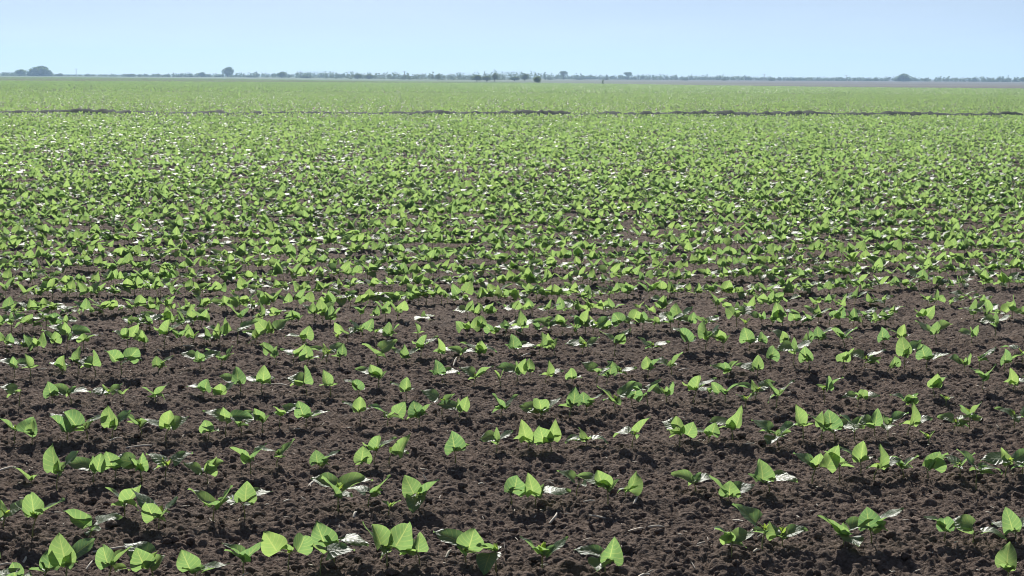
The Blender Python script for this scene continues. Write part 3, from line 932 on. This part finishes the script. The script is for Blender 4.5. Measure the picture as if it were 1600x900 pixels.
POLES = [(119, 104.3, 116.6, 'faint thin pole right of the big dark dome of trees'), (470, 110.5, 122.0, 'thin pole above the wide scrub clump right of the grey tree'),
         (632, 111.5, 124.6, 'tall thin pole left of centre between dark shrubs'), (1194, 115.5, 126.4, 'dark thin pole on the right half of the horizon'),
         (1322, 117.5, 126.8, 'rightmost thin pole left of the dark dome')]
# ------------------------------------------------------------------ assemble
build_ground()
build_far_field()
build_ridge()
first_row, rest = collect_plants()
build_single_plants()
build_mass(first_row, rest)
build_clods()
build_straws()
build_litter()
build_treeline()
for t in TREES:
    build_tree(t[0], t[1], t[2], t[3], t[4], t[5], t[6], 'trees and shrubs on the horizon')
for p in POLES: build_pole(*p)

# haze: one closed box round camera and scene
HAZE_D, HAZE_C = 0.00042, (0.46, 0.70, 1.0)
x0, x1, y0, y1, z0, z1 = -1560, 1560, -60, 2700, -1.5, 32
hv = [(x, y, z) for z in (z0, z1) for y in (y0, y1) for x in (x0, x1)]
hf = [np.array([(0, 2, 3, 1), (4, 5, 7, 6), (0, 1, 5, 4), (2, 6, 7, 3), (0, 4, 6, 2), (1, 3, 7, 5)])]
hm = mesh_from('haze', np.array(hv, float), hf, smooth=False)
mm, nt, out = new_mat('haze_air')
pv = nt.nodes.new('ShaderNodeVolumePrincipled')
pv.inputs['Color'].default_value = (*HAZE_C, 1)
pv.inputs['Density'].default_value = HAZE_D
pv.inputs['Anisotropy'].default_value = 0.3
nt.links.new(pv.outputs[0], out.inputs['Volume'])
hm.materials.append(mm)
tag(link('haze', hm), 'thin bluish haze over the far field', 'haze', kind='stuff')

# ------------------------------------------------------------------ sun, sky, camera
sc = bpy.context.scene
sun = bpy.data.lights.new('sun', 'SUN'); sun.energy = 4.4; sun.angle = R(0.5); sun.color = (1.0, 0.965, 0.90)
so = bpy.data.objects.new('sun', sun); C.objects.link(so)
to_sun = Vector((-math.sin(SUN_AZ) * math.cos(SUN_EL), math.cos(SUN_AZ) * math.cos(SUN_EL), math.sin(SUN_EL)))
so.rotation_euler = to_sun.to_track_quat('Z', 'Y').to_euler()
so.location = (0, 0, 60)

w = bpy.data.worlds.new('World'); sc.world = w; w.use_nodes = True
nt = w.node_tree; nt.nodes.clear()
wo = nt.nodes.new('ShaderNodeOutputWorld'); bg = nt.nodes.new('ShaderNodeBackground')
sky = nt.nodes.new('ShaderNodeTexSky'); sky.sky_type = 'NISHITA'; sky.sun_disc = False
sky.sun_elevation = SUN_EL; sky.sun_rotation = -SUN_AZ
sky.air_density = 1.0; sky.dust_density = 0.3; sky.ozone_density = 2.0
bg.inputs['Strength'].default_value = 0.053
tc = nt.nodes.new('ShaderNodeTexCoord'); sp = nt.nodes.new('ShaderNodeSeparateXYZ'); cb = nt.nodes.new('ShaderNodeCombineXYZ')
nt.links.new(tc.outputs['Generated'], sp.inputs[0])
zz = mathn(nt, 'MAXIMUM', sp.outputs[2], 0.0)
# the first degrees over the horizon read clearer and bluer than the dusty model sky
lift = mathn(nt, 'MULTIPLY', mathn(nt, 'SUBTRACT', 1.0, mathn(nt, 'POWER', 2.718, mathn(nt, 'MULTIPLY', zz, -14.0))), 0.20)
nt.links.new(sp.outputs[0], cb.inputs[0]); nt.links.new(sp.outputs[1], cb.inputs[1])
nt.links.new(mathn(nt, 'ADD', mathn(nt, 'ADD', zz, 0.070), lift), cb.inputs[2])
nt.links.new(cb.outputs[0], sky.inputs[0])
hs = nt.nodes.new('ShaderNodeHueSaturation'); hs.inputs['Saturation'].default_value = 0.80; hs.inputs['Hue'].default_value = 0.506; hs.inputs['Value'].default_value = 0.97
nt.links.new(sky.outputs[0], hs.inputs['Color']); 
mpv = nt.nodes.new('ShaderNodeMapping'); mpv.inputs['Scale'].default_value = (7, 7, 55)
nt.links.new(tc.outputs['Generated'], mpv.inputs['Vector'])
veil = mathn(nt, 'MULTIPLY', ramp(nt, noise(nt, mpv.outputs[0], 1.0, 4), 0.4, 0.75), 0.10, True)
nt.links.new(mixc(nt, veil, hs.outputs[0], (10.5, 11.5, 12.5)), bg.inputs[0]); nt.links.new(bg.outputs[0], wo.inputs[0])

cam = bpy.data.cameras.new('camera'); co = bpy.data.objects.new('camera', cam); C.objects.link(co)
cam.sensor_width = 36.0; cam.lens = F_PX / 1600 * 36.0
cam.clip_start = 0.1; cam.clip_end = 8000
co.matrix_world = Matrix(((Rv.x, Uv.x, -Fv.x, 0), (Rv.y, Uv.y, -Fv.y, 0), (Rv.z, Uv.z, -Fv.z, CAM_H), (0, 0, 0, 1)))
sc.camera = co
vs = sc.view_settings
vs.view_transform = 'Standard'; vs.look = 'None'; vs.exposure = 0.8; vs.gamma = 1.0; vs.use_curve_mapping = False
cy = sc.cycles
cy.use_denoising = True
try: cy.denoiser = 'OPENIMAGEDENOISE'
except Exception: pass
cy.max_bounces = 6; cy.diffuse_bounces = 3; cy.glossy_bounces = 2; cy.transmission_bounces = 4; cy.volume_bounces = 0; cy.transparent_max_bounces = 4
sc.render.filter_size = 1.0
cy.filter_width = 1.0
cy.use_adaptive_sampling = True; cy.adaptive_threshold = 0.01
cy.caustics_reflective = False; cy.caustics_refractive = False
